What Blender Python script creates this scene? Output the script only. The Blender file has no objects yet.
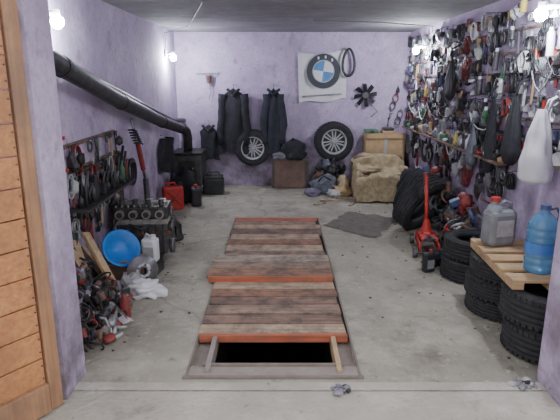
import bpy, bmesh, math, random
from mathutils import Vector, Matrix, noise, Euler
random.seed(7)
R=random.random
def U(a,b): return a+(b-a)*R()
def lin(c):
    o=[]
    for x in c:
        x/=255.0
        o.append(x/12.92 if x<=.04045 else ((x+.055)/1.055)**2.4)
    return o+[1.0]
MATS={}
def mat(name,col,rough=.6,metal=0.0,var=.25,scale=9,bump=.15,col2=None,emit=0,alpha=1,trans=0):
    if name in MATS: return MATS[name]
    m=bpy.data.materials.new(name); m.use_nodes=True
    nt=m.node_tree; N=nt.nodes; L=nt.links
    b=N['Principled BSDF']
    b.inputs['Roughness'].default_value=rough; b.inputs['Metallic'].default_value=metal
    c=lin(col)
    if emit:
        b.inputs['Base Color'].default_value=c
        b.inputs['Emission Color'].default_value=c; b.inputs['Emission Strength'].default_value=emit
    else:
        tc=N.new('ShaderNodeTexCoord'); no=N.new('ShaderNodeTexNoise')
        no.inputs['Scale'].default_value=scale; no.inputs['Detail'].default_value=6; no.inputs['Roughness'].default_value=.65
        L.new(tc.outputs['Object'],no.inputs['Vector'])
        r=N.new('ShaderNodeValToRGB'); r.color_ramp.elements[0].position=.32; r.color_ramp.elements[1].position=.68
        c2=lin(col2) if col2 else [min(1,x*(1+var)) for x in c[:3]]+[1]
        c1=[x*(1-var) for x in c[:3]]+[1] if not col2 else c
        r.color_ramp.elements[0].color=c1; r.color_ramp.elements[1].color=c2
        L.new(no.outputs['Fac'],r.inputs['Fac']); L.new(r.outputs['Color'],b.inputs['Base Color'])
        if bump:
            bu=N.new('ShaderNodeBump'); bu.inputs['Strength'].default_value=bump; bu.inputs['Distance'].default_value=.02
            L.new(no.outputs['Fac'],bu.inputs['Height']); L.new(bu.outputs['Normal'],b.inputs['Normal'])
    if trans: b.inputs['Transmission Weight'].default_value=trans
    MATS[name]=m; return m
T=Matrix.Translation
def RX(a): return Matrix.Rotation(math.radians(a),4,'X')
def RY(a): return Matrix.Rotation(math.radians(a),4,'Y')
def RZ(a): return Matrix.Rotation(math.radians(a),4,'Z')
class B:
    def __init__(s,name): s.name=name; s.v=[]; s.f=[]; s.fm=[]; s.sm=[]; s.mats=[]; s.M=Matrix.Identity(4)
    def mi(s,m):
        if m not in s.mats: s.mats.append(m)
        return s.mats.index(m)
    def add(s,vs,fs,m,mx=None,smooth=False):
        mx=s.M@mx if mx is not None else s.M
        o=len(s.v); k=s.mi(m)
        for v in vs: s.v.append(mx@Vector(v))
        for f in fs: s.f.append([i+o for i in f]); s.fm.append(k); s.sm.append(smooth)
    def box(s,c,d,m,mx=None,ch=0.0):
        x,y,z=[a/2 for a in d]
        if ch<=0:
            vs=[(c[0]+i*x,c[1]+j*y,c[2]+k*z) for i in(-1,1) for j in(-1,1) for k in(-1,1)]
            s.add(vs,[(0,1,3,2),(4,6,7,5),(0,4,5,1),(2,3,7,6),(0,2,6,4),(1,5,7,3)],m,mx)
        else:
            bm=bmesh.new(); bmesh.ops.create_cube(bm,size=1)
            bmesh.ops.scale(bm,vec=d,verts=bm.verts)
            bmesh.ops.bevel(bm,geom=bm.edges[:],offset=min(ch,min(d)*.45),segments=2,affect='EDGES',profile=.5)
            bmesh.ops.translate(bm,vec=c,verts=bm.verts)
            bm.verts.index_update()
            s.add([v.co.copy() for v in bm.verts],[[v.index for v in f.verts] for f in bm.faces],m,mx,False); bm.free()
    def beam(s,p0,p1,w,t,m,tw=0):
        p0=Vector(p0);p1=Vector(p1);d=p1-p0
        s.box((0,0,d.length/2),(w,t,d.length),m,T(p0)@d.to_track_quat('Z','Y').to_matrix().to_4x4()@RZ(tw),ch=.004)
    def lathe(s,prof,m,mx=None,seg=24,closed=False,smooth=True):
        n=len(prof); vs=[];fs=[]
        for i in range(seg):
            a=2*math.pi*i/seg
            for r,z in prof: vs.append((r*math.cos(a),r*math.sin(a),z))
        for i in range(seg):
            j=(i+1)%seg
            for k in range(n if closed else n-1):
                l=(k+1)%n
                fs.append((i*n+k,j*n+k,j*n+l,i*n+l))
        s.add(vs,fs,m,mx,smooth)
    def cyl(s,p0,p1,r0,m,r1=None,seg=12,caps=True,smooth=True,mx=None):
        r1=r0 if r1 is None else r1
        p0=Vector(p0);p1=Vector(p1);d=p1-p0
        q=d.to_track_quat('Z','Y').to_matrix().to_4x4(); mm=T(p0)@q
        if mx is not None: mm=mx@mm
        l=d.length
        s.lathe([(r0,0),(r1,l)],m,mm,seg,smooth=smooth)
        if caps:
            for r,z,rv in((r0,0,True),(r1,l,False)):
                if r<1e-5: continue
                vs=[(r*math.cos(2*math.pi*i/seg),r*math.sin(2*math.pi*i/seg),z) for i in range(seg)]
                f=list(range(seg)); 
                if rv: f=f[::-1]
                s.add(vs,[f],m,mm)
    def tube(s,pts,r,m,seg=8,mx=None,closed=False):
        pts=[Vector(p) for p in pts]; n=len(pts); vs=[];fs=[]
        rr=r if isinstance(r,(list,tuple)) else [r]*n
        up=Vector((0.13,0.21,.97))
        for i,p in enumerate(pts):
            if closed: d=pts[(i+1)%n]-pts[i-1]
            else: d=pts[min(i+1,n-1)]-pts[max(i-1,0)]
            d.normalize(); a=d.cross(up)
            if a.length<.05: a=d.cross(Vector((1,0.1,0)))
            a.normalize(); b=d.cross(a)
            for k in range(seg):
                t=2*math.pi*k/seg
                vs.append(p+(a*math.cos(t)+b*math.sin(t))*rr[i])
        for i in range(n if closed else n-1):
            j=(i+1)%n
            for k in range(seg):
                l=(k+1)%seg
                fs.append((i*seg+k,i*seg+l,j*seg+l,j*seg+k))
        if not closed:
            fs.append(list(range(seg))[::-1]); fs.append([(n-1)*seg+k for k in range(seg)])
        s.add(vs,fs,m,mx,True)
    def ring(s,c,R_,r,m,mx=None,seg=20,axis=None,k=8):
        pr=[(R_+r*math.cos(2*math.pi*i/k),r*math.sin(2*math.pi*i/k)) for i in range(k)]
        mm=T(c)@(axis if axis is not None else Matrix.Identity(4))
        if mx is not None: mm=mx@mm
        s.lathe(pr,m,mm,seg,closed=True)
    def grid(s,fn,nu,nv,m,mx=None,smooth=True):
        vs=[fn(i/nu,j/nv) for i in range(nu+1) for j in range(nv+1)]
        fs=[(i*(nv+1)+j,(i+1)*(nv+1)+j,(i+1)*(nv+1)+j+1,i*(nv+1)+j+1) for i in range(nu) for j in range(nv)]
        s.add(vs,fs,m,mx,smooth)
    def blob(s,c,d,m,amp=.25,fr=3,seed=0,sub=3,mx=None,flat=True,smooth=True):
        bm=bmesh.new(); bmesh.ops.create_icosphere(bm,subdivisions=sub,radius=1)
        for v in bm.verts:
            n=v.co.normalized()
            f=1+amp*noise.noise(n*fr*.6+Vector((seed*7.3,seed*1.7,0)))*1.6+amp*.5*abs(noise.noise(n*fr*2+Vector((0,seed*3.1,0))))
            co=n*f
            if flat and co.z<-.6: co.z=-.6
            v.co=Vector((co.x*d[0]/2+c[0],co.y*d[1]/2+c[1],(co.z+.6 if flat else co.z)*d[2]/(1.6 if flat else 2)+c[2]))
        bm.verts.index_update()
        s.add([v.co.copy() for v in bm.verts],[[v.index for v in f.verts] for f in bm.faces],m,mx,smooth); bm.free()
    def done(s):
        me=bpy.data.meshes.new(s.name)
        xs=[v.x for v in s.v];ys=[v.y for v in s.v];zs=[v.z for v in s.v]
        o=Vector(((min(xs)+max(xs))/2,(min(ys)+max(ys))/2,min(zs)))
        me.from_pydata([v-o for v in s.v],[],s.f)
        for m in s.mats: me.materials.append(m)
        for p,k,sm in zip(me.polygons,s.fm,s.sm): p.material_index=k; p.use_smooth=sm
        me.update()
        ob=bpy.data.objects.new(s.name,me); ob.location=o
        bpy.context.scene.collection.objects.link(ob)
        return ob
# ---------------- palette
black=mat('black_cloth',(38,38,44),.9,0,.4,14,.4)
black2=mat('black_plastic',(40,41,44),.45,0,.3,10,.1)
rubber=mat('tyre_rubber',(46,46,49),.85,0,.35,20,.25)
steel=mat('tool_steel',(150,150,153),.4,.7,.3,15,.05)
dsteel=mat('dark_steel',(78,78,80),.5,.5,.4,12,.2)
alu=mat('cast_aluminium',(140,138,132),.45,.4,.35,14,.3)
red=mat('red_paint',(180,52,44),.5,0,.25,10,.1)
dred=mat('dark_red_plastic',(130,52,50),.55,0,.3,10,.1)
yellow=mat('yellow_plastic',(195,172,85),.5)
green=mat('green_plastic',(70,115,85),.5)
blue=mat('blue_plastic',(30,120,200),.4,0,.15,6,.05)
dblue=mat('dark_blue_plastic',(66,80,118),.5)
white=mat('white_plastic',(216,216,220),.5,0,.08,8,.1)
grey=mat('grey_plastic',(125,128,132),.5)
lgrey=mat('light_grey_plastic',(170,170,172),.5)
card=mat('cardboard',(180,152,115),.85,0,.2,8,.2)
tan=mat('tan_blanket',(168,152,122),.95,0,.35,16,.8)
brown=mat('brown_board',(112,90,80),.7,0,.3,8,.2)
purplec=mat('grimy_lilac_cloth',(120,110,130),.9)
rust=mat('rusty_metal',(104,78,64),.75,.2,.45,20,.4)
greasy=mat('greasy_metal',(60,57,56),.45,.4,.5,18,.3)
dust=mat('dust_crumbs',(110,104,96),.9)
def wood(name,c1,c2,axis='X',sc=1.0,rough=.65,dirt=(70,62,55),dirtamt=.5,ds=4):
    m=bpy.data.materials.new(name); m.use_nodes=True
    N=m.node_tree.nodes;L=m.node_tree.links;b=N['Principled BSDF']; b.inputs['Roughness'].default_value=rough
    tc=N.new('ShaderNodeTexCoord'); mp=N.new('ShaderNodeMapping')
    s={'X':(1.2,22,22),'Y':(22,1.2,22),'Z':(22,22,1.2)}[axis]
    mp.inputs['Scale'].default_value=[q*sc for q in s]
    n=N.new('ShaderNodeTexNoise'); n.inputs['Scale'].default_value=2; n.inputs['Detail'].default_value=7
    L.new(tc.outputs['Object'],mp.inputs['Vector']);L.new(mp.outputs['Vector'],n.inputs['Vector'])
    r=N.new('ShaderNodeValToRGB'); r.color_ramp.elements[0].position=.3;r.color_ramp.elements[1].position=.7
    r.color_ramp.elements[0].color=lin(c1);r.color_ramp.elements[1].color=lin(c2)
    L.new(n.outputs['Fac'],r.inputs['Fac'])
    n2=N.new('ShaderNodeTexNoise'); n2.inputs['Scale'].default_value=ds; n2.inputs['Detail'].default_value=8; n2.inputs['Roughness'].default_value=.7
    L.new(tc.outputs['Object'],n2.inputs['Vector'])
    r2=N.new('ShaderNodeValToRGB'); r2.color_ramp.elements[0].position=.42;r2.color_ramp.elements[1].position=.62
    r2.color_ramp.elements[0].color=(0,0,0,1); r2.color_ramp.elements[1].color=(dirtamt,)*3+(1,)
    L.new(n2.outputs['Fac'],r2.inputs['Fac'])
    mx=N.new('ShaderNodeMixRGB'); mx.inputs['Color2'].default_value=lin(dirt)
    L.new(r2.outputs['Color'],mx.inputs['Fac']);L.new(r.outputs['Color'],mx.inputs['Color1']);L.new(mx.outputs['Color'],b.inputs['Base Color'])
    bu=N.new('ShaderNodeBump');bu.inputs['Strength'].default_value=.35;bu.inputs['Distance'].default_value=.01
    L.new(n.outputs['Fac'],bu.inputs['Height']);L.new(bu.outputs['Normal'],b.inputs['Normal'])
    return m
doorwood=wood('varnished_pine',(172,114,72),(198,142,94),'X',1,.55,(140,98,70),.55)
doorwood2=wood('weathered_pine',(146,106,78),(172,132,98),'Z',1,.6,(110,90,78),.6)
planks=[wood('plank_%d'%i,a,b_,'X',1,.85,d_,.85,7) for i,(a,b_,d_) in enumerate([((122,100,86),(166,140,122),(86,76,70)),((150,128,106),(196,172,146),(112,98,86)),((104,82,72),(150,122,106),(78,68,62)),((142,126,112),(186,170,152),(104,96,88)),((128,92,74),(164,124,100),(88,74,66))])]
redplank=wood('reddish_plank',(160,84,60),(192,112,82),'X',1,.7,(108,78,66),.6)
palletw=wood('pallet_pine',(170,138,100),(204,176,134),'X',1,.7,(128,106,84),.6)
lightw=wood('pale_wood',(170,142,108),(200,174,138),'Z',1,.7,(120,100,82),.4)
def surf(name,layers,base,rough=.9,bump=.3,bscale=30,zdirt=None,cracks=None):
    m=bpy.data.materials.new(name); m.use_nodes=True
    N=m.node_tree.nodes;L=m.node_tree.links;b=N['Principled BSDF']; b.inputs['Roughness'].default_value=rough
    g=N.new('ShaderNodeNewGeometry'); prev=None
    for i,(col,sc,lo,hi,amt,strc) in enumerate(layers):
        n=N.new('ShaderNodeTexNoise'); n.inputs['Scale'].default_value=sc; n.inputs['Detail'].default_value=9; n.inputs['Roughness'].default_value=.68
        mp=N.new('ShaderNodeMapping'); mp.inputs['Location'].default_value=(i*3.7,i*1.3,i*2.1); mp.inputs['Scale'].default_value=strc
        L.new(g.outputs['Position'],mp.inputs['Vector']);L.new(mp.outputs['Vector'],n.inputs['Vector'])
        r=N.new('ShaderNodeValToRGB'); r.color_ramp.elements[0].position=lo;r.color_ramp.elements[1].position=hi
        r.color_ramp.elements[0].color=(0,0,0,1); r.color_ramp.elements[1].color=(amt,)*3+(1,)
        L.new(n.outputs['Fac'],r.inputs['Fac'])
        mx=N.new('ShaderNodeMixRGB'); mx.inputs['Color2'].default_value=lin(col)
        if prev is None: mx.inputs['Color1'].default_value=lin(base)
        else: L.new(prev,mx.inputs['Color1'])
        L.new(r.outputs['Color'],mx.inputs['Fac']); prev=mx.outputs['Color']
    if cracks:
        vo=N.new('ShaderNodeTexVoronoi'); vo.feature='DISTANCE_TO_EDGE'; vo.inputs['Scale'].default_value=cracks
        nn=N.new('ShaderNodeTexNoise'); nn.inputs['Scale'].default_value=3; nn.inputs['Detail'].default_value=5
        ad=N.new('ShaderNodeMixRGB'); ad.inputs['Fac'].default_value=.25
        L.new(g.outputs['Position'],nn.inputs['Vector']);L.new(g.outputs['Position'],ad.inputs['Color1']);L.new(nn.outputs['Color'],ad.inputs['Color2'])
        L.new(ad.outputs['Color'],vo.inputs['Vector'])
        r=N.new('ShaderNodeValToRGB'); r.color_ramp.elements[0].position=0;r.color_ramp.elements[1].position=.008
        r.color_ramp.elements[0].color=(.35,.35,.35,1); r.color_ramp.elements[1].color=(0,0,0,1)
        L.new(vo.outputs['Distance'],r.inputs['Fac'])
        mx=N.new('ShaderNodeMixRGB'); mx.inputs['Color2'].default_value=lin((90,86,82))
        L.new(prev,mx.inputs['Color1']);L.new(r.outputs['Color'],mx.inputs['Fac']);prev=mx.outputs['Color']
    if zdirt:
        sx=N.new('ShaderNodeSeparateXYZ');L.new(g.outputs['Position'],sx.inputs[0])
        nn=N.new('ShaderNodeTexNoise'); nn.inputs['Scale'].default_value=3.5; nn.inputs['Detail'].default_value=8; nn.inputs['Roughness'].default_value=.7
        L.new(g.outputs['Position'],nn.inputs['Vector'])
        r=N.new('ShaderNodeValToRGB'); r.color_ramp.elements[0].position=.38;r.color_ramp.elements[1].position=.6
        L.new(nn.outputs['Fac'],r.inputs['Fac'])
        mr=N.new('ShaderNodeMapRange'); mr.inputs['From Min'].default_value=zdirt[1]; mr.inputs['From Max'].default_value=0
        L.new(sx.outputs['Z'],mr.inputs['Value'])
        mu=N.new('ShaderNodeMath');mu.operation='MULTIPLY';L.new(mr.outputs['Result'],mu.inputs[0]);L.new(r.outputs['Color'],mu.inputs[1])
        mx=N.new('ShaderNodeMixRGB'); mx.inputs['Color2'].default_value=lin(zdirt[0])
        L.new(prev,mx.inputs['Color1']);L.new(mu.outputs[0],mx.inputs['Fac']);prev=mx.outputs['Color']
    L.new(prev,b.inputs['Base Color'])
    n=N.new('ShaderNodeTexNoise'); n.inputs['Scale'].default_value=bscale; n.inputs['Detail'].default_value=8
    L.new(g.outputs['Position'],n.inputs['Vector'])
    bu=N.new('ShaderNodeBump');bu.inputs['Strength'].default_value=bump;bu.inputs['Distance'].default_value=.02
    L.new(n.outputs['Fac'],bu.inputs['Height']);L.new(bu.outputs['Normal'],b.inputs['Normal'])
    return m
O=(1,1,1)
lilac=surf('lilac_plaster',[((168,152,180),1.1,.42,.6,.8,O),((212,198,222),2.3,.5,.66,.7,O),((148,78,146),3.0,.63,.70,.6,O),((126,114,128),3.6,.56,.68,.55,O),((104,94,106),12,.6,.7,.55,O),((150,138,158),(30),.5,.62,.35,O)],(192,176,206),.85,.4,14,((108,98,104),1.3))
floorm=surf('concrete_floor',[((132,128,116),.8,.42,.58,.75,O),((186,182,168),2.0,.5,.66,.7,O),((94,88,82),1.3,.56,.68,.65,O),((200,196,184),18,.58,.68,.5,O),((84,80,74),6,.59,.70,.6,O),((76,72,70),34,.62,.72,.6,O)],(162,157,142),.85,.55,26,None,.4)
apron=surf('apron_concrete',[((156,151,142),1.4,.42,.6,.7,O),((190,186,178),3.2,.5,.66,.7,O),((112,107,102),2.1,.57,.68,.65,O),((94,89,86),20,.6,.7,.6,O)],(174,168,158),.85,.6,30,None,None)
ceilm=surf('ceiling_whitewash',[((112,109,114),1.2,.42,.58,.8,O),((146,142,146),4,.5,.66,.6,O),((88,84,90),2.4,.56,.7,.6,O)],(130,127,132),.9,.3,18)
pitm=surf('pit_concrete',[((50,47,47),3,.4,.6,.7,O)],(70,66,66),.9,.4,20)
ledgem=surf('ledge_concrete',[((128,116,110),4,.4,.6,.7,O),((168,158,154),9,.55,.7,.6,O)],(150,140,134),.85,.4,20)
ledged=surf('ledge_steel',[((110,100,94),6,.4,.6,.7,O)],(128,118,110),.7,.3,20)
# ---------------- room
XL,XR,YB,H=-1.62,2.0,8.34,2.38
YF=2.48
def simple(name,boxes,m):
    b=B(name)
    for c0,c1 in boxes:
        b.box([(c0[i]+c1[i])/2 for i in range(3)],[c1[i]-c0[i] for i in range(3)],m)
    return b.done()
PX0,PX1,PY0,PY1=-.55,.47,2.70,6.27
simple('floor',[((XL-.2,2.64,-.2),(PX0,YB+.2,0)),((PX1,2.64,-.2),(XR+.2,YB+.2,0)),((PX0,PY1,-.2),(PX1,YB+.2,0)),((PX0,2.64,-.2),(PX1,PY0,0))],floorm)
simple('ground',[((-6,-5,-.25),(6,2.635,.004))],apron)
simple('wall_left',[((XL-.2,YF+.28,0),(XL,YB+.2,H))],lilac)
simple('wall_right',[((XR,YF+.2,0),(XR+.2,YB+.2,H))],lilac)
simple('wall_back',[((XL,YB,0),(XR,YB+.2,H))],lilac)
simple('wall_front',[((-3.2,YF,0),(-1.155,YF+.28,H+.3)),((1.49,YF-.08,0),(3.4,YF+.2,H+.3)),((-1.155,YF,2.25),(1.49,YF+.2,H+.3))],lilac)
b=B('ceiling')
for i in range(5):
    y0=YF+.2+i*1.2; y1=min(y0+1.185,YB+.2)
    b.box(((XL+XR)/2,(y0+y1)/2,H+.08),(XR-XL+.4,y1-y0,.16),ceilm)
b.box(((XL+XR)/2,(YF+YB)/2+.2,H+.12),(XR-XL+.4,YB-YF,.1),ceilm)
b.done()
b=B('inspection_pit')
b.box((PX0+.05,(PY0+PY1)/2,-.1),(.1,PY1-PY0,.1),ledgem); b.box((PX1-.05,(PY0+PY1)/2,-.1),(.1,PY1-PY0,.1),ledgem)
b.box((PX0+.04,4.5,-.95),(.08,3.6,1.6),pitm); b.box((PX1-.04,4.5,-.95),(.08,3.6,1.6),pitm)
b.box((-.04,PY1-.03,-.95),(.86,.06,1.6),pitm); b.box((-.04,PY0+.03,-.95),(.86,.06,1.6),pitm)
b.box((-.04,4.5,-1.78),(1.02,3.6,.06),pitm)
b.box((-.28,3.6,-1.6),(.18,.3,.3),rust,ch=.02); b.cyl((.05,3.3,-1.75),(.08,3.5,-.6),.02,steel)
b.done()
b=B('pit_edge_frame')
b.box((-.04,PY0+.06,-.02),(1.02,.13,.05),ledgem,ch=.01)
b.box((-.04,PY0-.005,.004),(1.06,.02,.02),ledged); b.box((-.04,PY0+.125,.003),(.86,.02,.03),ledged)
for x in(PX0-.003,PX1+.003): b.box((x,(PY0+PY1)/2,.001),(.012,PY1-PY0,.014),ledged)
b.box((PX0+.115,3.0,-.03),(.03,.5,.1),ledgem);b.box((PX1-.115,3.0,-.03),(.03,.5,.1),lightw)
b.done()
b=B('pit_cover_boards')
y=6.24; k=0
def brd(y0,w,x0,x1,z,m,a=0,th=.04):
    b.box((0,0,0),(x1-x0,w-.014,th),m,T(((x0+x1)/2,y0-w/2,z))@RZ(a)@RX(U(-.8,.8)),ch=.004)
last=None
def pk():
    global last
    m=random.choice([p for p in planks if p is not last]);last=m;return m
while y>4.8:
    w=.19+U(-.03,.03); brd(y,w,-.54+U(-.02,.015),.455+U(-.03,.015),.0+U(-.003,.008),redplank if k==0 else pk(),U(-.6,.6)); y-=w;k+=1
y=4.13
while y>3.26:
    w=.15+U(-.02,.02); brd(y,w,-.545+U(-.015,.01),.455+U(-.015,.01),.003+U(-.003,.008),pk(),U(-.6,.6)); y-=w;k+=1
b.box((-.045,y-.015,-.0),(1.0,.03,.055),redplank,ch=.004)
y=4.70
for w in(.2,.19,.17): 
    brd(y,w,-.62+U(-.01,.01),.46+U(-.01,.01),.05,pk(),-.5,.035); y-=w
for x in(-.45,-.04,.36): b.box((x,4.42,.026),(.06,.55,.014),planks[2])
b.box((-.08,y-.012,.045),(1.06,.022,.045),redplank)
b.done()
b=B('door_threshold')
b.grid(lambda u,v:(-1.155+2.645*u,2.56+.08*v,.010+.003*noise.noise(Vector((u*30,v*2,0)))),60,2,apron)
b.done()
# ---------------- wooden garage door leaf, swung outward
b=B('wooden_garage_door')
ang=math.degrees(math.atan2(-1,-.7))
mx=T((-1.175,2.45,0))@RZ(ang)
z=.02
while z<2.3:
    h=.148
    b.box((.68,0,z+h/2),(1.2,.03,h-.006),doorwood,mx,ch=.004)
    for x in(.09,.55,1.25):
        for dz in(.04,.11): b.cyl((x,.019,z+dz),(x,.012,z+dz),.004,dsteel,seg=8,mx=mx)
    z+=h
b.box((.035,0,1.17),(.07,.05,2.32),doorwood2,mx,ch=.005)
b.box((.68,-.035,1.1),(1.3,.03,.1),doorwood2,mx);b.box((.68,.03,.1),(1.2,.03,.16),doorwood2,mx,ch=.004)
for zz in(.35,1.1,1.95): b.cyl((-.012,-.02,zz-.05),(-.012,-.02,zz+.05),.01,dsteel,mx=mx)
b.done()
# ---------------- lamps
bulb=mat('lamp_glow',(240,246,255),emit=800)
def lamp(x,y,z,sx):
    b=B('wall_lamp')
    w=XL if sx<0 else XR
    b.cyl((w,y,z+.05),(w-sx*.03,y,z+.05),.05,white,seg=20)
    b.tube([(w-sx*.03,y,z+.05),(w-sx*.07,y,z+.055),(x,y,z+.045)],.018,white)
    b.cyl((x,y,z+.075),(x,y,z+.03),.024,white)
    b.lathe([(.001,-.05),(.022,-.045),(.04,-.022),(.045,0),(.036,.022),(.022,.035)],bulb,T((x,y,z)),20)
    b.done()
lamp(-1.50,3.7,2.07,-1);lamp(-1.50,7.6,1.98,-1);lamp(1.78,7.1,2.05,1);lamp(1.76,3.72,2.12,1)
b=B('ceiling_cable')
b.tube([(-1.6,7.6,2.05),(-1.58,7.5,2.3),(-1.2,7.2,2.36),(-.9,5.8,2.33),(-.7,5.0,2.36),(-.6,4.0,2.36)],.006,black2,6)
b.tube([(1.97,7.1,2.12),(1.95,7.0,2.34),(1.2,6.6,2.35),(.4,6.5,2.36)],.006,grey,6)
b.done()
# ---------------- tyres/wheels
def tyre(b,mx,Ro=.3,w=.2,lugs=True):
    h=w/2
    p=[(.62*Ro,-h*.75),(.66*Ro,-h*.95),(.8*Ro,-h*1.0),(.92*Ro,-h*.97),(.975*Ro,-h*.82)]
    for t in(-.55,-.18,.2,.57):
        p+=[(Ro,h*(t-.15)),(Ro*1.0,h*(t-.05)),(Ro*.965,h*(t-.04)),(Ro*.965,h*(t+.04)),(Ro,h*(t+.05))]
    p+=[(.975*Ro,h*.82),(.92*Ro,h*.97),(.8*Ro,h*1.0),(.66*Ro,h*.95),(.62*Ro,h*.75),(.64*Ro,h*.3),(.9*Ro,h*.2),(.9*Ro,-h*.2),(.64*Ro,-h*.3)]
    b.lathe(p,rubber,mx,40,closed=True)
    for rr in(.72,.86): b.ring((0,0,h*.985),Ro*rr,.004,rubber,mx,40,k=5)
    if lugs:
        for i in range(44):
            for s_ in(-1,1):
                b.box((Ro*.985,0,s_*h*.78),(Ro*.05,Ro*.09,h*.3),rubber,mx@RZ(i*360/44+s_*2))
def rim(b,mx,Ro=.3,w=.2,m=lgrey,n=7):
    r=Ro*.64;h=w/2
    b.lathe([(r,-h*.8),(r*.92,-h*.6),(r*.9,h*.5),(r*.97,h*.8),(r*1.02,h*.92),(r*.99,h*.96),(r*.93,h*.8),(r*.88,h*.55)],m,mx,36)
    b.lathe([(.001,-h*.1),(r*.9,-h*.1)],dsteel,mx,24)
    b.lathe([(.001,h*.72),(r*.1,h*.72),(r*.24,h*.66),(r*.27,h*.4),(r*.27,0)],m,mx,24)
    for i in range(n):
        a=mx@RZ(i*360/n)
        for d in(-1,1):
            b.add([(r*.2,d*r*.07-r*.05,h*.66),(r*.2,d*r*.07+r*.05,h*.66),(r*.92,d*r*.15+r*.055,h*.62),(r*.92,d*r*.15-r*.055,h*.62),(r*.2,d*r*.07-r*.05,h*.3),(r*.2,d*r*.07+r*.05,h*.3),(r*.92,d*r*.15+r*.055,h*.3),(r*.92,d*r*.15-r*.055,h*.3)],[(0,1,2,3),(3,7,4,0),(5,6,2,1)],m,a)
    for i in range(5):
        b.cyl((r*.17,0,h*.68),(r*.17,0,h*.76),r*.03,dsteel,seg=6,mx=mx@RZ(72*i))
for x,z,r,t in((-.43,.63,.28,3),(.85,.73,.305,8)):
    b=B('alloy_wheel'); m_=T((x,YB-.11,z))@RX(90)@RZ(t*5)
    tyre(b,m_,r,.2);rim(b,m_,r,.2)
    b.cyl((x,YB,z),(x,YB-.05,z),.02,dsteel)
    b.done()
for mx,r,w in [
 (T((1.72,3.04,.105))@RZ(10),.27,.2),(T((1.70,3.07,.315))@RZ(33)@RX(1),.27,.2),
 (T((1.70,3.64,.07)),.28,.135),(T((1.67,3.63,.21))@RZ(21),.27,.135),(T((1.71,3.64,.35))@RZ(41),.28,.135),
 (T((1.70,4.32,.09)),.27,.17),(T((1.72,4.34,.27))@RZ(15),.27,.17),
 (T((1.60,5.72,.325))@RZ(-52)@RY(-62),.34,.2),
 (T((1.68,6.4,.30))@RZ(-40)@RY(-70),.3,.19),
]:
    b=B('car_tyre');tyre(b,mx,r,w);b.done()
b=B('wooden_pallet');pm=T((1.72,3.42,0))@RZ(-3)@T((-1.72,-3.42,0))
for x in(1.5,1.72,1.93): b.box((x,3.42,.447),(.07,.86,.045),palletw,pm)
for i in range(5):
    b.box((1.72,3.05+i*.185,.48),(.52,.13,.02),palletw,pm,ch=.003)
b.done()
b=B('grey_jerrycan'); mx=T((1.63,3.72,.49))@RZ(15)
b.box((0,0,.135),(.22,.15,.27),grey,mx,ch=.035)
b.lathe([(.06,0),(.045,.04),(.03,.05),(.03,.075)],grey,mx@T((-.05,0,.265)),16)
b.cyl((-.05,0,.335),(-.05,0,.365),.034,red,mx=mx)
b.tube([(.09,0,.26),(.085,0,.31),(.03,0,.33),(-.01,0,.3)],.014,grey,mx=mx)
b.box((0,-.076,.14),(.14,.004,.12),lgrey,mx)
b.done()
wm=mat('blue_pet_plastic',(120,180,225),.12,0,.1,6,.05,trans=.6)
b=B('blue_water_jug');mx=T((1.67,3.16,.49))
pr=[(.001,0),(.08,0),(.092,.015)]
for i in range(6):
    z=.03+i*.045; pr+=[(.094,z),(.094,z+.018),(.086,z+.028),(.094,z+.04)]
pr+=[(.095,.305),(.085,.335),(.05,.375),(.026,.395),(.026,.425)]
b.lathe(pr,wm,mx,28)
b.cyl((0,0,.41),(0,0,.44),.03,dblue,mx=mx)
b.lathe([(.0965,.13),(.0965,.2)],mat('jug_label',(70,120,190),.4),mx,28)
b.tube([(.03,0,.41),(.07,0,.42),(.09,0,.38),(.085,0,.33)],.008,dblue,mx=mx)
b.done()
b=B('red_bucket');mx=T((1.78,5.0,0))
b.lathe([(.001,.005),(.09,.005),(.125,.23),(.135,.235),(.13,.245),(.12,.235),(.087,.012),(.001,.012)],red,mx,28)
b.tube([(.13*math.cos(t),-.001,.235+.1*math.sin(t)) for t in [i*math.pi/10 for i in range(11)]],.004,steel,mx=mx)
b.lathe([(.001,.19),(.115,.19)],greasy,mx,24);b.done()
b=B('red_floor_jack');mx=T((1.49,5.02,0))@RZ(-10)
for s_ in(-1,1):
    b.box((s_*.09,0,.09),(.02,.5,.09),red,mx,ch=.008)
    b.add([(s_*.1,-.25,.05),(s_*.1,.25,.05),(s_*.1,.1,.16),(s_*.1,-.2,.12)],[(0,1,2,3)],red,mx)
    for yy in(-.24,.23): b.cyl((s_*.15,yy,.05),(s_*.11,yy,.05),.05,dsteel,seg=18,mx=mx)
b.box((0,.15,.1),(.17,.12,.08),red,mx,ch=.01)
b.cyl((0,.1,.1),(0,.02,.16),.035,red,mx=mx);b.box((0,-.08,.15),(.16,.34,.03),red,mx@RX(-8),ch=.008)
b.cyl((0,-.22,.17),(0,-.22,.2),.05,dsteel,seg=16,mx=mx)
b.lathe([(.07,0),(.04,.09),(.025,.16)],red,mx@T((0,.16,.13)))
b.tube([(0,.16,.2),(-.01,.2,.45),(-.03,.22,.72)],.019,red,mx=mx);b.cyl((-.025,.22,.64),(-.035,.23,.76),.024,dred,mx=mx)
b.cyl((-.14,-.24,.05),(.14,-.24,.05),.012,dsteel,mx=mx)
b.done()
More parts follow.
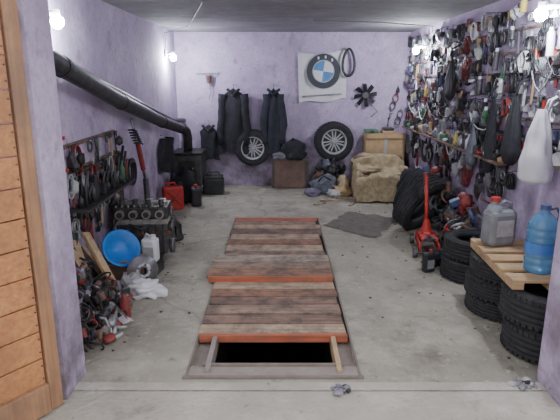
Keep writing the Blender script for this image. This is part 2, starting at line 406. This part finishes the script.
# ---------------- mats & debris on floor
b=B('floor_mat')
c=[Vector((.52,5.92)),Vector((.9,6.6)),Vector((1.5,6.35)),Vector((1.40,5.7)),Vector((1.02,5.42))]
mm=mat('grimy_mat',(106,99,92),.95,0,.3,9,.6)
def fm(u,v):
    a=c[0].lerp(c[1],v);d=c[4].lerp(Vector((1.5,6.2)),v);p=a.lerp(d,u)
    return (p.x+.06*noise.noise(Vector((p.x*7,p.y*7,0))),p.y+.06*noise.noise(Vector((p.x*7,p.y*7,5))),.008+.006*noise.noise(Vector((p.x*5,p.y*5,1))))
b.grid(fm,24,24,mm);b.done()
b=B('floor_debris')
for i in range(320):
    s_=random.choice((-1,1)); 
    if R()<.65: x=(-1.4+abs(random.gauss(0,.2))) if s_<0 else (1.6-abs(random.gauss(0,.24)))
    else: x=random.choice((U(-1.3,-.65),U(.6,1.5)))
    y=U(2.9,8.0); q=U(.003,.014)
    b.blob((x,y,0),(q*2,q*1.5,q),random.choice((dust,dust,lgrey,grey,card,dsteel)),.5,3,i,1,smooth=False)
for x,y in((.34,2.56),(1.38,2.62)):
    for i in range(28):
        q=U(.008,.022);b.blob((x+random.gauss(0,.035),y+random.gauss(0,.02),.012),(q*2.2,q*2,q),random.choice((greasy,grey,purplec,lgrey)),.6,3,i,1,smooth=False)
for (x,y,l,a) in((.72,7.2,.3,10),(.95,7.35,.4,-15),(.55,7.0,.2,40),(1.0,7.0,.25,70)):
    b.box((x,y,.012),(l,.05,.02),planks[1],T((x,y,0))@RZ(a)@T((-x,-y,0)))
b.done()
# ---------------- jackets
def jacket(name,x,ztop,w,l,m,ny=YB-.13,seed=0,sleeve=True):
    b=B(name)
    def f(u,v):
        a=u*2*math.pi
        ww=(.20+.80*min(1,(v/.16))**.6)*w/2 if v<.16 else w/2*(1-.06*math.sin(v*5+seed)+.06*v)
        d=.03+.045*min(1,v*4)
        fold=1+.16*math.sin(a*5+seed+v*3)*min(1,v*2)+.12*noise.noise(Vector((a*1.2,v*5,seed)))
        return (x+ww*math.cos(a)*fold, ny+d*math.sin(a)*fold, ztop-l*v-.03*abs(math.cos(a))*(1-v)+.02*math.sin(a*3+seed)*v)
    b.grid(f,48,24,m)
    if sleeve:
        for s_ in(-1,1):
            pts=[];rr=[]
            for i in range(9):
                t=i/8; pts.append((x+s_*(w*.36+.05*math.sin(t*2.2)+.012*math.sin(t*9+seed)),ny-.02-.02*t,ztop-.09-l*.76*t)); rr.append(.066-.012*t+.006*math.sin(i*2.3+seed))
            b.tube(pts,rr,m,12)
    b.tube([(x-.09,ny-.02,ztop-.02),(x-.05,ny-.06,ztop-.05),(x,ny-.075,ztop-.11),(x+.05,ny-.06,ztop-.05),(x+.09,ny-.02,ztop-.02)],.022,m,8)
    b.tube([(x,ny,ztop-.06),(x,ny+.02,ztop+.05),(x,ny+.12,ztop+.05)],.008,steel,6)
    return b.done()
jacket('black_jacket',-.72,1.55,.42,1.0,black,seed=1)
jacket('dark_coat',-.10,1.55,.27,1.0,mat('navy_cloth',(46,48,58),.9,0,.3,12,.4),seed=3)
b=B('emblem_banner')
def fl(u,v):
    x=.27+.76*u+.03*v*(1-u); z=2.08-.76*v+.06*u-.05*math.sin(u*3.14)*(1-v)+.02*math.sin(u*8)*v
    return (x,YB-.025-.016*math.sin(u*11+v*3)-.01*math.sin(v*7+u*4),z)
b.grid(fl,30,20,white)
cx,cz=.67,1.80
def disc(r0,r1,a0,a1,m,y):
    n=max(3,int((a1-a0)/8)); vs=[];fs=[]
    for i in range(n+1):
        a=math.radians(a0+(a1-a0)*i/n-8)
        vs+= [(cx+r0*math.cos(a),y,cz+r0*math.sin(a)),(cx+r1*math.cos(a),y,cz+r1*math.sin(a))]
    for i in range(n): fs.append((2*i,2*i+1,2*i+3,2*i+2))
    b.add(vs,fs,m)
disc(.165,.265,0,360,mat('emblem_black',(52,56,66),.5),YB-.052)
disc(.155,.17,0,360,lgrey,YB-.054);disc(.26,.272,0,360,lgrey,YB-.054)
disc(0,.157,0,90,white,YB-.053);disc(0,.157,180,270,white,YB-.053)
eb=mat('emblem_blue',(80,135,190),.5);disc(0,.157,90,180,eb,YB-.053);disc(0,.157,270,360,eb,YB-.053)
for a in(52,82,112):
    q=math.radians(a);b.box((cx+.213*math.cos(q),YB-.056,cz+.213*math.sin(q)),(.026,.004,.04),white)
for i in range(20): b.box((.36+i*.031,YB-.052,1.42+.002*i),(.018,.004,.024),dsteel)
for x,z in((.29,2.06),(1.01,2.12)): b.cyl((x,YB,z),(x,YB-.04,z),.008,steel)
b.done()
b=B('hanging_drive_belt')
b.tube([(1.05+.09*math.cos(t)*(1-.2*math.sin(t)),YB-.09,1.93+.2*math.sin(t)) for t in [i*2*math.pi/24 for i in range(24)]],.02,black2,8,closed=True)
b.cyl((1.05,YB,2.12),(1.05,YB-.1,2.12),.01,steel);b.done()
b=B('radiator_fan');mx=T((1.33,YB-.07,1.44))@RX(90)
b.cyl((0,0,-.03),(0,0,.03),.05,dsteel,seg=20,mx=mx)
for i in range(8):
    a=mx@RZ(i*45)
    b.add([(.04,-.02,.015),(.04,.02,-.015),(.12,.045,-.02),(.18,.055,-.015),(.175,-.01,.02),(.1,-.02,.02)],[(0,1,2,3,4,5)],black2,a)
b.cyl((0,0,-.06),(0,0,-.03),.03,dsteel,mx=mx)
b.tube([(.1,-.15,-.02),(.2,-.25,0),(.1,-.33,.01)],.006,black2,mx=mx)
b.done()
b=B('wall_hook_rack')
b.box((-1.13,YB-.015,1.78),(.36,.03,.025),lgrey,ch=.006)
for i in range(4): b.tube([(-1.27+i*.09,YB-.03,1.77),(-1.27+i*.09,YB-.07,1.75),(-1.27+i*.09,YB-.08,1.78)],.006,steel,6)
b.cyl((-1.1,YB-.08,1.74),(-1.1,YB-.08,1.62),.045,rust,r1=.03,seg=16);b.tube([(-1.1,YB-.08,1.62),(-1.07,YB-.06,1.5),(-1.11,YB-.05,1.38)],.006,purplec,6)
b.done()
# back-wall furniture
b=B('leaning_brown_panel')
b.box((.16,8.08,.24),(.58,.05,.46),brown,ch=.01);b.box((.16,8.17,.2),(.5,.12,.38),black2)
for x in(-.1,.42):b.box((x,8.05,.24),(.03,.02,.44),dsteel)
b.done()
b=B('dark_cloth_bag')
b.blob((.22,8.1,.465),(.36,.26,.28),black,.35,3,2);b.blob((.02,8.11,.465),(.25,.2,.1),mat('grey_rag',(110,110,116),.9),.4,4,4)
b.tube([(.14,8.1,.7),(.2,8.1,.8),(.28,8.1,.7)],.01,black)
b.done()
bg=mat('grey_canvas',(98,102,112),.9,0,.4,12,.5)
b=B('grey_backpack')
b.blob((.66,7.75,0),(.36,.28,.26),bg,.35,3,9);b.tube([(.58,7.64,.2),(.64,7.56,.3),(.76,7.64,.22)],.012,black);b.done()
b=B('beige_sacks')
for i,(x,y,sx_,sz_) in enumerate(((.93,7.62,.26,.14),(.97,7.75,.2,.26),(.80,7.5,.2,.1),(.48,7.6,.22,.1))):
    b.blob((x,y,0),(sx_,.26,sz_),(card,tan,lgrey,purplec)[i],.4,4,40+i)
b.done()
b=B('dark_junk_heap')
for i in range(30):
    x=U(.55,.98);y=U(7.95,8.12);z=U(0,.36)*(1-abs(x-.8));m=random.choice((black2,dsteel,greasy,bg,black,black,rust,brown))
    mx=T((x,y,z+.05))@Euler((U(0,6),U(0,6),U(0,6))).to_matrix().to_4x4()
    if i%3==0: b.tube([(-.12,0,0),(0,.05,.02),(.12,-.02,0)],U(.012,.025),m,mx=mx)
    elif i%3==1: b.box((0,0,0),(U(.08,.16),U(.06,.12),U(.04,.08)),m,mx,ch=.01)
    else: b.blob((0,0,0),(.18,.14,.12),m,.5,4,i,2,mx=mx,flat=False)
b.done()
b=B('blanket_covered_armchair')
ax,ay=1.46,7.42
b.box((ax,ay,.2),(.7,.56,.36),brown,ch=.03);b.box((ax,ay+.3,.4),(.72,.14,.36),brown,ch=.04)
def bl(u,v):
    path=[(-.36,.03),(-.35,.38),(-.1,.41),(.18,.42),(.2,.58),(.40,.60),(.42,.45)]
    t=v*(len(path)-1);i=min(int(t),len(path)-2);q=t-i
    y=path[i][0]*(1-q)+path[i+1][0]*q; z=path[i][1]*(1-q)+path[i+1][1]*q
    n=noise.noise(Vector((u*4,v*5,2)))*.06+.022*math.sin(u*22+v*3)*(1-abs(v-.3))
    ex=.05*noise.noise(Vector((u*2,v*7,5)))
    return (ax+(u-.5)*(.78+ex), ay+y+n*.6, max(.02,z+n*.6-.1*(abs(u-.5)*2)**6))
b.grid(bl,40,50,tan)
for s_ in(-1,1): b.blob((ax+s_*.33,ay-.02,.0),(.15,.56,.48),tan,.25,3,s_+3)
b.blob((ax-.2,ay-.05,.4),(.35,.3,.08),tan,.4,4,8)
b.done()
b=B('cardboard_box')
b.box((1.62,8.12,.66),(.6,.3,.42),card,ch=.005);b.box((1.62,7.968,.66),(.05,.004,.42),lgrey)
b.box((1.62,7.96,.84),(.58,.02,.07),card);b.box((1.62,8.12,.225),(.6,.34,.45),brown)
b.done()
b=B('tool_case')
b.box((1.42,8.14,.9),(.2,.2,.05),green,ch=.01);b.box((1.42,8.04,.9),(.06,.02,.03),black2);b.box((1.68,8.14,.89),(.2,.18,.04),card,ch=.01);b.box((1.68,8.14,.93),(.16,.16,.05),black2,ch=.01);b.done()
# ---------------- left rear: stove & pipe
b=B('wood_stove')
sx,sy=-1.36,7.78
b.box((sx,sy,.38),(.42,.5,.46),dsteel,ch=.02);b.box((sx,sy,.63),(.46,.54,.03),greasy,ch=.008)
b.box((sx,sy-.26,.42),(.24,.02,.2),greasy,ch=.006);b.cyl((sx+.09,sy-.27,.42),(sx+.09,sy-.31,.42),.012,steel)
b.box((sx,sy-.26,.24),(.24,.02,.07),greasy)
for i in(-1,1):
    for j in(-1,1): b.cyl((sx+i*.17,sy+j*.2,0),(sx+i*.17,sy+j*.2,.17),.02,dsteel)
b.done()
b=B('stove_pipe')
P=[(-1.46,2.9,1.90),(-1.46,3.4,1.82),(-1.45,4.64,1.53),(-1.44,6.2,1.22),(-1.42,7.3,1.03),(-1.40,7.6,.98),(-1.385,7.73,.93),(-1.38,7.78,.84),(-1.38,7.78,.64)]
b.tube(P,.068,dsteel,16)
b.tube([(-1.55,2.95,2.0),(-1.55,4.6,1.66),(-1.54,6.2,1.35),(-1.54,7.5,1.11),(-1.52,8.3,1.05)],.035,greasy,12)
for i in range(1,5):
    p=Vector(P[i]);q=Vector(P[i+1]);d=(q-p).normalized();c_=p+d*.2
    b.cyl(c_-d*.025,c_+d*.025,.075,greasy,seg=16)
    b.box((-1.55,c_.y,c_.z+.02),(.13,.02,.03),rust)
b.done()
jacket('black_work_coat',-1.12,1.0,.26,.55,black,seed=5,sleeve=False,ny=8.2)
b=B('black_rubbish_bag')
b.blob((-1.36,7.22,0),(.36,.36,.45),black,.4,3,12);b.done()
b=B('black_toolbox')
b.box((-1.0,7.7,.12),(.3,.2,.24),black2,ch=.02);b.box((-1.0,7.7,.26),(.28,.18,.04),dsteel,ch=.01);b.tube([(-1.1,7.7,.28),(-1.08,7.7,.33),(-.92,7.7,.33),(-.9,7.7,.28)],.01,black2);b.done()
b=B('hanging_work_jacket')
def hj(u,v):
    a=u*math.pi; d=.14*(1-.3*v)*math.sin(a)*(1+.3*math.sin(a*6+v*2))
    return (XL+.02+d,7.05+.28*(u-.5)*2*(.5+.5*min(1,v*3)),.92-.45*v+.02*math.sin(u*14)*v)
b.grid(hj,30,14,black);b.tube([(XL,7.05,.95),(XL+.06,7.05,.95),(XL+.06,7.05,.88)],.008,steel,6);b.done()
b=B('red_fuel_canister');mx=T((-1.42,6.72,0))@RZ(25)
b.box((0,0,.16),(.26,.16,.32),red,mx,ch=.03)
for s_ in(-1,1): b.tube([(.09*s_,-.082,.06),(-.09*s_,-.082,.26)],.008,dred,6,mx=mx)
b.tube([(-.1,0,.31),(-.08,0,.36),(.03,0,.36),(.05,0,.31)],.012,red,8,mx=mx);b.cyl((.09,0,.31),(.11,0,.36),.03,black2,mx=mx)
b.done()
b=B('black_fuel_canister');mx=T((-1.15,6.95,0))@RZ(8)
b.box((0,0,.13),(.14,.2,.26),black2,mx,ch=.03);b.cyl((0,-.05,.25),(0,-.05,.3),.025,red,mx=mx);b.tube([(0,-.02,.25),(0,0,.3),(0,.07,.25)],.012,black2,mx=mx);b.done()
# ---------------- engine
b=B('engine_block');mx=T((-1.30,4.78,0))@RZ(4)
b.box((0,0,.05),(.34,.26,.1),greasy,mx,ch=.03)
b.box((0,0,.24),(.46,.32,.3),dsteel,mx,ch=.02)
for i in range(7): b.box((-.2+i*.067,-.165,.24),(.014,.03,.27),greasy,mx)
b.box((0,0,.41),(.5,.34,.05),alu,mx,ch=.008)
b.box((0,0,.49),(.5,.3,.11),greasy,mx,ch=.012)
for i in range(4):
    x=-.18+i*.12
    b.cyl((x,-.15,.485),(x,-.2,.485),.04,alu,seg=18,mx=mx);b.cyl((x,-.201,.485),(x,-.198,.485),.028,black2,seg=18,mx=mx)
    b.cyl((x,-.05,.54),(x,-.05,.60),.025,dsteel,seg=12,mx=mx);b.cyl((x,.07,.54),(x,.07,.575),.03,alu,seg=12,mx=mx)
    b.cyl((x+.06,-.155,.3),(x+.06,-.18,.3),.028,rust,seg=14,mx=mx)
b.box((0,.0,.555),(.46,.06,.03),alu,mx,ch=.006)
for x in[-.22+.055*i for i in range(9)]: b.cyl((x,-.13,.54),(x,-.13,.565),.01,steel,seg=6,mx=mx)
for z,r in((.12,.07),(.32,.05),(.46,.045)):
    b.cyl((.235,0.02,z),(.275,0.02,z),r,dsteel,seg=24,mx=mx);b.ring((.265,.02,z),r,.006,steel,mx,24,axis=RY(90))
b.tube([(-.2,-.2,.45),(-.25,-.24,.35),(-.2,-.24,.2),(-.1,-.2,.14)],.018,black2,8,mx=mx)
b.tube([(.1,-.18,.38),(.0,-.22,.36),(-.1,-.2,.4)],.01,black2,8,mx=mx)
b.cyl((.1,-.16,.15),(.1,-.26,.15),.045,dblue,seg=18,mx=mx)
b.done()
b=B('gearbox_housing');mx=T((-1.2,5.42,0))
b.lathe([(.001,0),(.15,0),(.15,.03),(.12,.06),(.1,.18),(.06,.26),(.03,.28),(.03,.34),(.001,.34)],greasy,mx,20)
for i in range(8): b.box((.1,0,.1),(.06,.012,.14),greasy,mx@RZ(i*45))
b.done()
# ---------------- left: basin, boards etc.
b=B('blue_plastic_basin');mx=T((-1.39,4.22,.26))@RZ(40)@RX(58)
b.lathe([(.001,0),(.1,0),(.112,.01),(.148,.1),(.16,.105),(.165,.098),(.165,.108),(.148,.112),(.105,.018),(.001,.01)],blue,mx,36)
b.done()
b=B('crate_stand')
b.box((-1.38,4.28,.085),(.34,.3,.17),brown,ch=.01);b.box((-1.38,4.28,.18),(.38,.34,.02),planks[0]);b.done()
b=B('leaning_wood_board')
b.beam((-1.38,3.62,0),(-1.585,3.78,.50),.17,.025,lightw,40)
b.beam((-1.2,3.7,.01),(-1.56,3.98,.50),.07,.03,lightw,20)
b.beam((-1.28,3.86,.01),(-1.58,3.92,.40),.09,.025,planks[1],60)
b.done()
b=B('white_canister');mx=T((-1.16,4.42,.10))@RZ(-10)
b.box((0,0,.11),(.14,.11,.22),white,mx,ch=.025);b.cyl((.03,0,.21),(.03,0,.25),.025,white,mx=mx);b.tube([(-.05,0,.21),(-.03,0,.255),(.01,0,.23)],.011,white,mx=mx);b.box((0,-.057,.1),(.1,.004,.1),lgrey,mx);b.box((0,0,-.05),(.18,.16,.098),greasy,mx,ch=.01);b.done()
b=B('brake_disc');mx=T((-1.14,4.05,.15))@RZ(30)@RX(80)
b.lathe([(.03,.04),(.07,.04),(.075,.01),(.13,.01),(.13,-.012),(.075,-.012),(.03,.02)],steel,mx,32,closed=True)
for i in range(5): b.cyl((.055,0,.035),(.055,0,.05),.008,greasy,mx=mx@RZ(72*i))
b.done()
b=B('white_plastic_bags')
b.blob((-1.09,3.9,0),(.26,.18,.12),white,.55,4,21,4);b.blob((-1.22,3.98,0),(.18,.14,.14),lgrey,.5,4,22);b.done()
b=B('spray_bottle');mx=T((-1.13,3.5,.0))@RZ(30)
b.lathe([(.001,0),(.035,0),(.037,.01),(.037,.13),(.015,.17),(.013,.19)],dred,mx,18);b.box((.01,0,.205),(.06,.022,.03),black2,mx);b.tube([(.02,0,.2),(.035,0,.17),(.03,0,.15)],.004,black2,mx=mx);b.done()
b=B('scrap_parts_heap')
for i in range(300):
    y=U(2.95,3.75); x=-1.57+abs(random.gauss(0,.17)); z=max(0,.40-(x+1.6)*.85)*R()
    k=random.choice('bctrhbcttl'); m=random.choice((greasy,greasy,dsteel,black2,rust,dust,dred,purplec,black,lgrey,steel,grey,brown,dred))
    mx=T((x+.03,y,z+.03))@Euler((U(0,6),U(0,6),U(0,6))).to_matrix().to_4x4()
    if k=='b': b.box((0,0,0),(U(.03,.09),U(.02,.06),U(.015,.05)),m,mx,ch=.006)
    elif k=='c': b.cyl((-.03,0,0),(.03,0,0),U(.01,.028),m,mx=mx)
    elif k=='t': b.tube([(U(-.08,-.04),0,0),(0,.04,.02),(.07,U(-.03,.03),0)],U(.006,.013),m,mx=mx)
    elif k=='r': b.ring((0,0,0),U(.025,.05),.008,m,mx)
    elif k=='l': b.blob((0,0,0),(.12,.08,.05),m,.6,4,i,2,mx=mx,flat=False)
    else: b.tube([(.07*math.cos(t),.06*math.sin(t),t*.006) for t in [q*.5 for q in range(18)]],.007,black2,6,mx=mx)
b.done()
b=B('work_gloves')
for x,y,a in((-1.13,3.12,20),(-1.15,3.3,-40)):
    mx=T((x,y,.02))@RZ(a)
    b.blob((0,0,0),(.09,.11,.04),dred,.2,3,1,2,mx=mx)
    for i in range(4): b.tube([(-.036+i*.024,.04,.02),(-.042+i*.028,.1,.03),(-.044+i*.029,.13-.006*abs(i-1.5),.012)],[.012,.011,.009],lgrey,8,mx=mx)
    b.tube([(.04,-.02,.02),(.075,.01,.02),(.085,.04,.015)],[.012,.011,.01],lgrey,8,mx=mx)
b.done()
b=B('shock_absorber_strut')
b.tube([(-1.46,5.55,.62),(-1.5,5.3,1.3)],.016,steel);b.cyl((-1.465,5.5,.75),(-1.48,5.4,1.05),.026,dred,seg=14)
b.tube([(-1.475+.04*math.cos(t*6.28),5.42-.006*t*6+.04*math.sin(t*6.28),1.03+.03*t) for t in [i/12 for i in range(72)]],.008,black2,6)
b.tube([(-1.46,5.6,0),(-1.46,5.55,.64)],.03,dsteel)
b.done()
A_L=Matrix(((0,1,0,XL),(-1,0,0,0),(0,0,1,0),(0,0,0,1)))
A_R=Matrix(((0,-1,0,XR),(1,0,0,0),(0,0,1,0),(0,0,0,1)))
toolm=[steel,steel,dsteel,dsteel,greasy,greasy,black2,lgrey,grey]
colm=[red,yellow,dblue,black2,green,dred,black2,dsteel,dsteel,grey,grey,purplec,greasy]
def hang(b,fr,x,z,kind,l):
    mx=fr@T((x,.02,z))@RY(U(-9,9))
    if kind=='wrench':
        m=random.choice(toolm);b.box((0,.006,-l/2),(l*.07,.008,l*.86),m,mx);b.cyl((0,0,-.02),(0,.014,-.02),l*.09,m,mx=mx);b.cyl((0,0,-l+.01),(0,.014,-l+.01),l*.1,m,seg=6,mx=mx)
    elif kind=='driver':
        b.cyl((0,.01,0),(0,.01,-l*.45),.014,random.choice(colm),r1=.011,seg=8,mx=mx);b.cyl((0,.01,-l*.45),(0,.01,-l),.004,steel,seg=6,mx=mx)
    elif kind=='pliers':
        m=random.choice(colm)
        for s_ in(-1,1): b.tube([(s_*.006,.012,-l*.4),(s_*.028,.012,-l*.55),(s_*.022,.012,-l)],.008,m,6,mx=mx)
        b.tube([(0,.012,0),(0,.012,-l*.2),(0,.012,-l*.42)],[.006,.016,.012],dsteel,6,mx=mx)
    elif kind=='hammer':
        b.cyl((0,.02,-.02),(0,.02,-l),.011,random.choice((lightw,black2,dred)),seg=8,mx=mx);b.box((0,.02,-.02),(.09,.028,.03),dsteel,mx,ch=.005);
    elif kind=='coil':
        m=random.choice((black2,black2,dsteel,white,black2,dred,grey,lgrey))
        for q in range(3): b.tube([(l*.3*math.cos(t)+.004*q,.015+.012*q,-l*.42+l*.42*math.sin(t)) for t in[i*math.pi/9 for i in range(18)]],.006,m,5,mx=mx,closed=True)
    elif kind=='can':
        m=random.choice(colm+[white,lgrey,lgrey]);b.cyl((0,.04,-l*.8),(0,.04,0),.027,m,seg=12,mx=mx);b.cyl((0,.04,0),(0,.04,.03),.016,white,seg=8,mx=mx)
    elif kind=='pack':
        m=random.choice(colm+[white,lgrey,lgrey,white,card]);b.box((0,.012,-l/2),(l*.45,.02,l*.75),m,mx,ch=.004);b.box((0,.024,-l*.6),(l*.3,.012,l*.35),random.choice(toolm),mx)
    elif kind=='ring':
        for q in range(random.choice((1,2,3))): b.ring((0,.012+q*.014,-l*.3),l*.25*U(.7,1),.009,random.choice(toolm),mx,14,axis=RX(90),k=6)
    elif kind=='part':
        m=random.choice(toolm+[rust]);b.blob((0,.04,-l*.5),(l*.4,.08,l*.6),m,.5,4,R()*40,1,mx=mx,flat=False,smooth=False);b.tube([(0,.02,-l*.3),(.01,.02,0)],.004,dsteel,5,mx=mx)
    elif kind=='saw':
        b.add([(-.03,.012,-.08),(.03,.012,-.08),(.02,.012,-l*1.3),(-.0,.012,-l*1.3)],[(0,1,2,3)],steel,mx);b.box((0,.014,-.04),(.09,.02,.08),random.choice((dred,lightw,lightw)),mx,ch=.012)
    b.cyl((0,-.02,.004),(0,.03,.004),.003,dsteel,seg=5,mx=mx)
kinds=['wrench','wrench','wrench','driver','pliers','coil','coil','can','pack','ring','ring','part','hammer','saw','part','coil']
b=B('hanging_hand_tools')
for z in(2.26,2.08,1.9,1.72,1.54,1.37,1.22):
    if z<2.2: b.box((5.85,.01,z+.01),(4.9,.02,.02),random.choice((dsteel,planks[0],planks[2])),A_R)
    y=3.35
    while y<8.2:
        if R()<.88-.25*(z<1.5)*(y<4.2): hang(b,A_R,y,z+U(-.07,.04),random.choice(kinds),U(.09,.23))
        y+=U(.035,.1)
b.done()
b=B('wall_hung_clamps')
FB=T((0,YB,0))@RZ(180)
for i in range(7): hang(b,FB,-1.72-i*.03,1.1+ .12*(i%5),random.choice(('wrench','coil','part')),.14)
b.done()
b=B('wall_tool_shelf')
for z,y0,y1,d in((.98,4.4,8.0,.14),):
    b.box(((y0+y1)/2,d/2,z),(y1-y0,d,.018),planks[2],A_R)
    y=y0+.1
    while y<y1:
        b.box((y,d/2-.02,z-.025),(.02,d-.04,.03),dsteel,A_R);b.box((y,.012,z-.08),(.02,.02,.14),dsteel,A_R);y+=.6
b.done()
b=B('shelf_clutter')
for z,y0,y1,d in((.99,4.42,7.95,.15),):
    y=y0+.04
    while y<y1:
        k=random.choice('cbjtpo');m=random.choice(colm+toolm+[white,lgrey,card,black2,black2]);w=U(.05,.11);h=U(.06,.19)
        mx=A_R@T((y,d/2,z))@RZ(U(-20,20))
        if k=='c': b.cyl((0,0,0),(0,0,h),w*.45,m,seg=14,mx=mx);b.cyl((0,0,h),(0,0,h+.02),w*.2,white,seg=8,mx=mx)
        elif k=='b': b.box((0,0,h*.4),(w,w,h*.8),m,mx,ch=.006)
        elif k=='j': b.box((0,0,h/2),(w,w*.6,h),m,mx,ch=.012);b.cyl((0,0,h),(0,0,h+.03),.014,random.choice(colm),seg=10,mx=mx)
        elif k=='t': b.ring((0,0,.02),w*.4,.018,m,mx,16);b.cyl((0,0,0),(0,0,h*.6),.01,steel,mx=mx)
        elif k=='p': b.blob((0,0,0),(w*1.3,w*1.3,h*.7),m,.5,3,R()*30,2,mx=mx)
        else: b.lathe([(.001,0),(w*.45,0),(w*.45,h*.6),(w*.18,h*.8),(w*.16,h)],m,mx,14);
        y+=w+U(.0,.03)
for i in range(80):
    hang(b,A_R,U(4.2,7.9),U(.8,.96),random.choice(('coil','part','wrench','pliers','ring','coil','driver')),U(.15,.34))
b.done()
def sack(name,y,ztop,w,l,m,dep=.2,seed=0,x0=XR,square=0):
    b=B(name)
    def f(u,v):
        a=u*2*math.pi
        if square: pr=(.22+.78*min(1,v/.75)**.8) if v<.93 else (1-((v-.93)/.07)**2*.8)
        else: pr=.12+.88*math.sin(min(1,v*1.25)*math.pi/2)**1.1 if v<.8 else math.sqrt(max(0,1-((v-.8)/.2)**2))
        fo=1+.14*math.sin(a*6+seed)*(1-v)+.12*noise.noise(Vector((math.cos(a)*2,math.sin(a)*2+seed,v*4)))
        return (x0-.06-dep/2+dep/2*math.sin(a)*pr*fo, y+w/2*math.cos(a)*pr*fo, ztop-l*v)
    b.grid(f,40,26,m)
    for s_ in(-1,1): b.tube([(x0-.14,y+s_*.03,ztop-.02),(x0-.12,y+s_*.02,ztop+.06),(x0-.04,y,ztop+.1),(x0,y,ztop+.1)],.008,m,6)
    b.done()
sack('white_plastic_sack',3.68,1.49,.26,.53,white,.22,1,square=1)
sack('black_hanging_bag',4.2,1.6,.18,.6,black,.14,4)
sack('black_apron',4.7,1.55,.2,.7,black,.08,6)
sack('grey_cloth_bag',5.1,1.25,.2,.4,bg,.1,9)
sack('black_cable_bundle',5.9,1.95,.2,.5,black2,.12,11)
b=B('drooping_cables')
for i in range(18):
    y0=U(3.3,7.2);y1=y0+U(.3,.8);z0=U(1.0,1.9);
    b.tube([(XR-.1,y0+(y1-y0)*t,z0-.9*t*(1-t)*U(.6,.7)) for t in[k/10 for k in range(11)]],.006,random.choice((black2,black2,grey,white,dsteel)),5)
b.done()
b=B('car_parts_pile')
for i in range(150):
    y=U(3.95,6.9); x=1.93-abs(random.gauss(0,.10)); z=max(0,.62-(1.95-x)*1.8)*R()
    m=random.choice((greasy,greasy,dsteel,dsteel,black2,rust,black,lgrey,dblue,dred,grey,bg))
    mx=T((x-.04,y,z+.05))@Euler((U(0,6),U(0,6),U(0,6))).to_matrix().to_4x4();k=random.choice('bctrl')
    if k=='b': b.box((0,0,0),(U(.06,.12),U(.05,.12),U(.03,.1)),m,mx,ch=.008)
    elif k=='c': b.cyl((-.05,0,0),(.05,0,0),U(.02,.045),m,mx=mx)
    elif k=='t': b.tube([(-.08,0,0),(0,.06,.02),(.08,-.02,0)],U(.01,.02),m,mx=mx)
    elif k=='r': b.ring((0,0,0),U(.04,.07),.014,m,mx)
    else: b.blob((0,0,0),(.14,.13,.1),m,.6,4,i,2,mx=mx,flat=False)
b.done()
b=B('oil_bottle');mx=T((1.34,4.42,0))@RZ(20)
b.box((0,0,.09),(.11,.07,.18),black2,mx,ch=.02);b.cyl((.02,0,.18),(.02,0,.21),.018,dred,mx=mx);b.box((0,-.037,.08),(.07,.003,.08),grey,mx);b.done()
b=B('black_bin_bag')
b.blob((1.76,6.95,0),(.3,.34,.46),black,.4,3,31);b.done()
b=B('dark_rag_pile')
b.blob((1.5,4.66,0),(.2,.2,.12),black,.5,4,33);b.blob((1.4,4.58,0),(.12,.1,.06),dsteel,.5,4,34);b.done()
# left wall rack: rails with hanging/standing tools
b=B('left_tool_rack')
for z in(.72,):
    b.box((-4.45,.09,z),(1.3,.17,.018),dsteel,A_L)
    for yy in(-5.0,-4.45,-3.9): b.box((yy,.09,z-.02),(.02,.17,.03),rust,A_L)
for z in(1.0,1.2): b.box((-4.4,.012,z),(1.3,.022,.03),planks[2],A_L)
for z,dn in((.73,1),):
    y=-5.05
    while y<-3.85:
        w=U(.04,.08);h=U(.08,.24);m=random.choice((black2,black2,greasy,greasy,dsteel,green,dred,steel,black));mx=A_L@T((y,.09+U(-.03,.03),z))
        if R()<.4: b.lathe([(.001,0),(w*.45,0),(w*.45,h*.65),(w*.15,h*.85),(w*.14,h)],m,mx,14)
        elif R()<.7: b.tube([(0,0,0),(U(-.02,.02),0,h*.7),(U(-.05,.05),.02,h*1.4)],.013,m,7,mx=mx)
        else: b.box((0,0,h/2),(w,w,h),m,mx@RY(U(-12,12)),ch=.006)
        y+=w*.7
for i in range(90): hang(b,A_L,U(-5.1,-3.75),random.choice((.66,.70,1.0,1.0,1.2)),random.choice(('wrench','pliers','coil','part','driver','ring','hammer')),U(.15,.28))
b.done()
b=B('wall_hung_clamps')
for y,z in((-3.5,1.2),(-3.66,1.14)):
    b.box((y,.02,z),(.025,.025,.32),red,A_L,ch=.004);b.box((y,.06,z+.15),(.025,.09,.025),red,A_L);b.box((y,.06,z-.08),(.025,.09,.025),red,A_L);b.cyl((y,.09,z-.16),(y,.09,z+.0),.008,steel,mx=A_L)
b.done()
b=B('wall_hung_hose')
for q in range(3): b.ring((0,0,0),.12+.008*q,.012,black2,A_L@T((-5.35,.04+.02*q,.75)),24,axis=RX(90))
b.cyl((-5.35,0,.86),(-5.35,.12,.86),.01,steel,mx=A_L);b.done()
b=B('yellow_tape_measure');b.cyl((3.5,.05,1.62),(3.5,.1,1.62),.045,yellow,seg=20,mx=A_R);b.box((3.5,.075,1.58),(.1,.05,.05),yellow,A_R,ch=.01);b.cyl((3.5,0,1.67),(3.5,.1,1.67),.005,steel,mx=A_R);b.done()
# ---------------- world & camera
w=bpy.data.worlds.new('World');bpy.context.scene.world=w;w.use_nodes=True
bg_=w.node_tree.nodes['Background'];bg_.inputs[0].default_value=(.97,.97,1,1);bg_.inputs[1].default_value=1.9
cam=bpy.data.cameras.new('Camera');co=bpy.data.objects.new('Camera',cam);bpy.context.scene.collection.objects.link(co)
cam.sensor_width=36;cam.lens=36*519/560;cam.clip_start=.05
co.location=(0,0,1.7);co.rotation_euler=(math.radians(90-14.27),0,0)
bpy.context.scene.camera=co
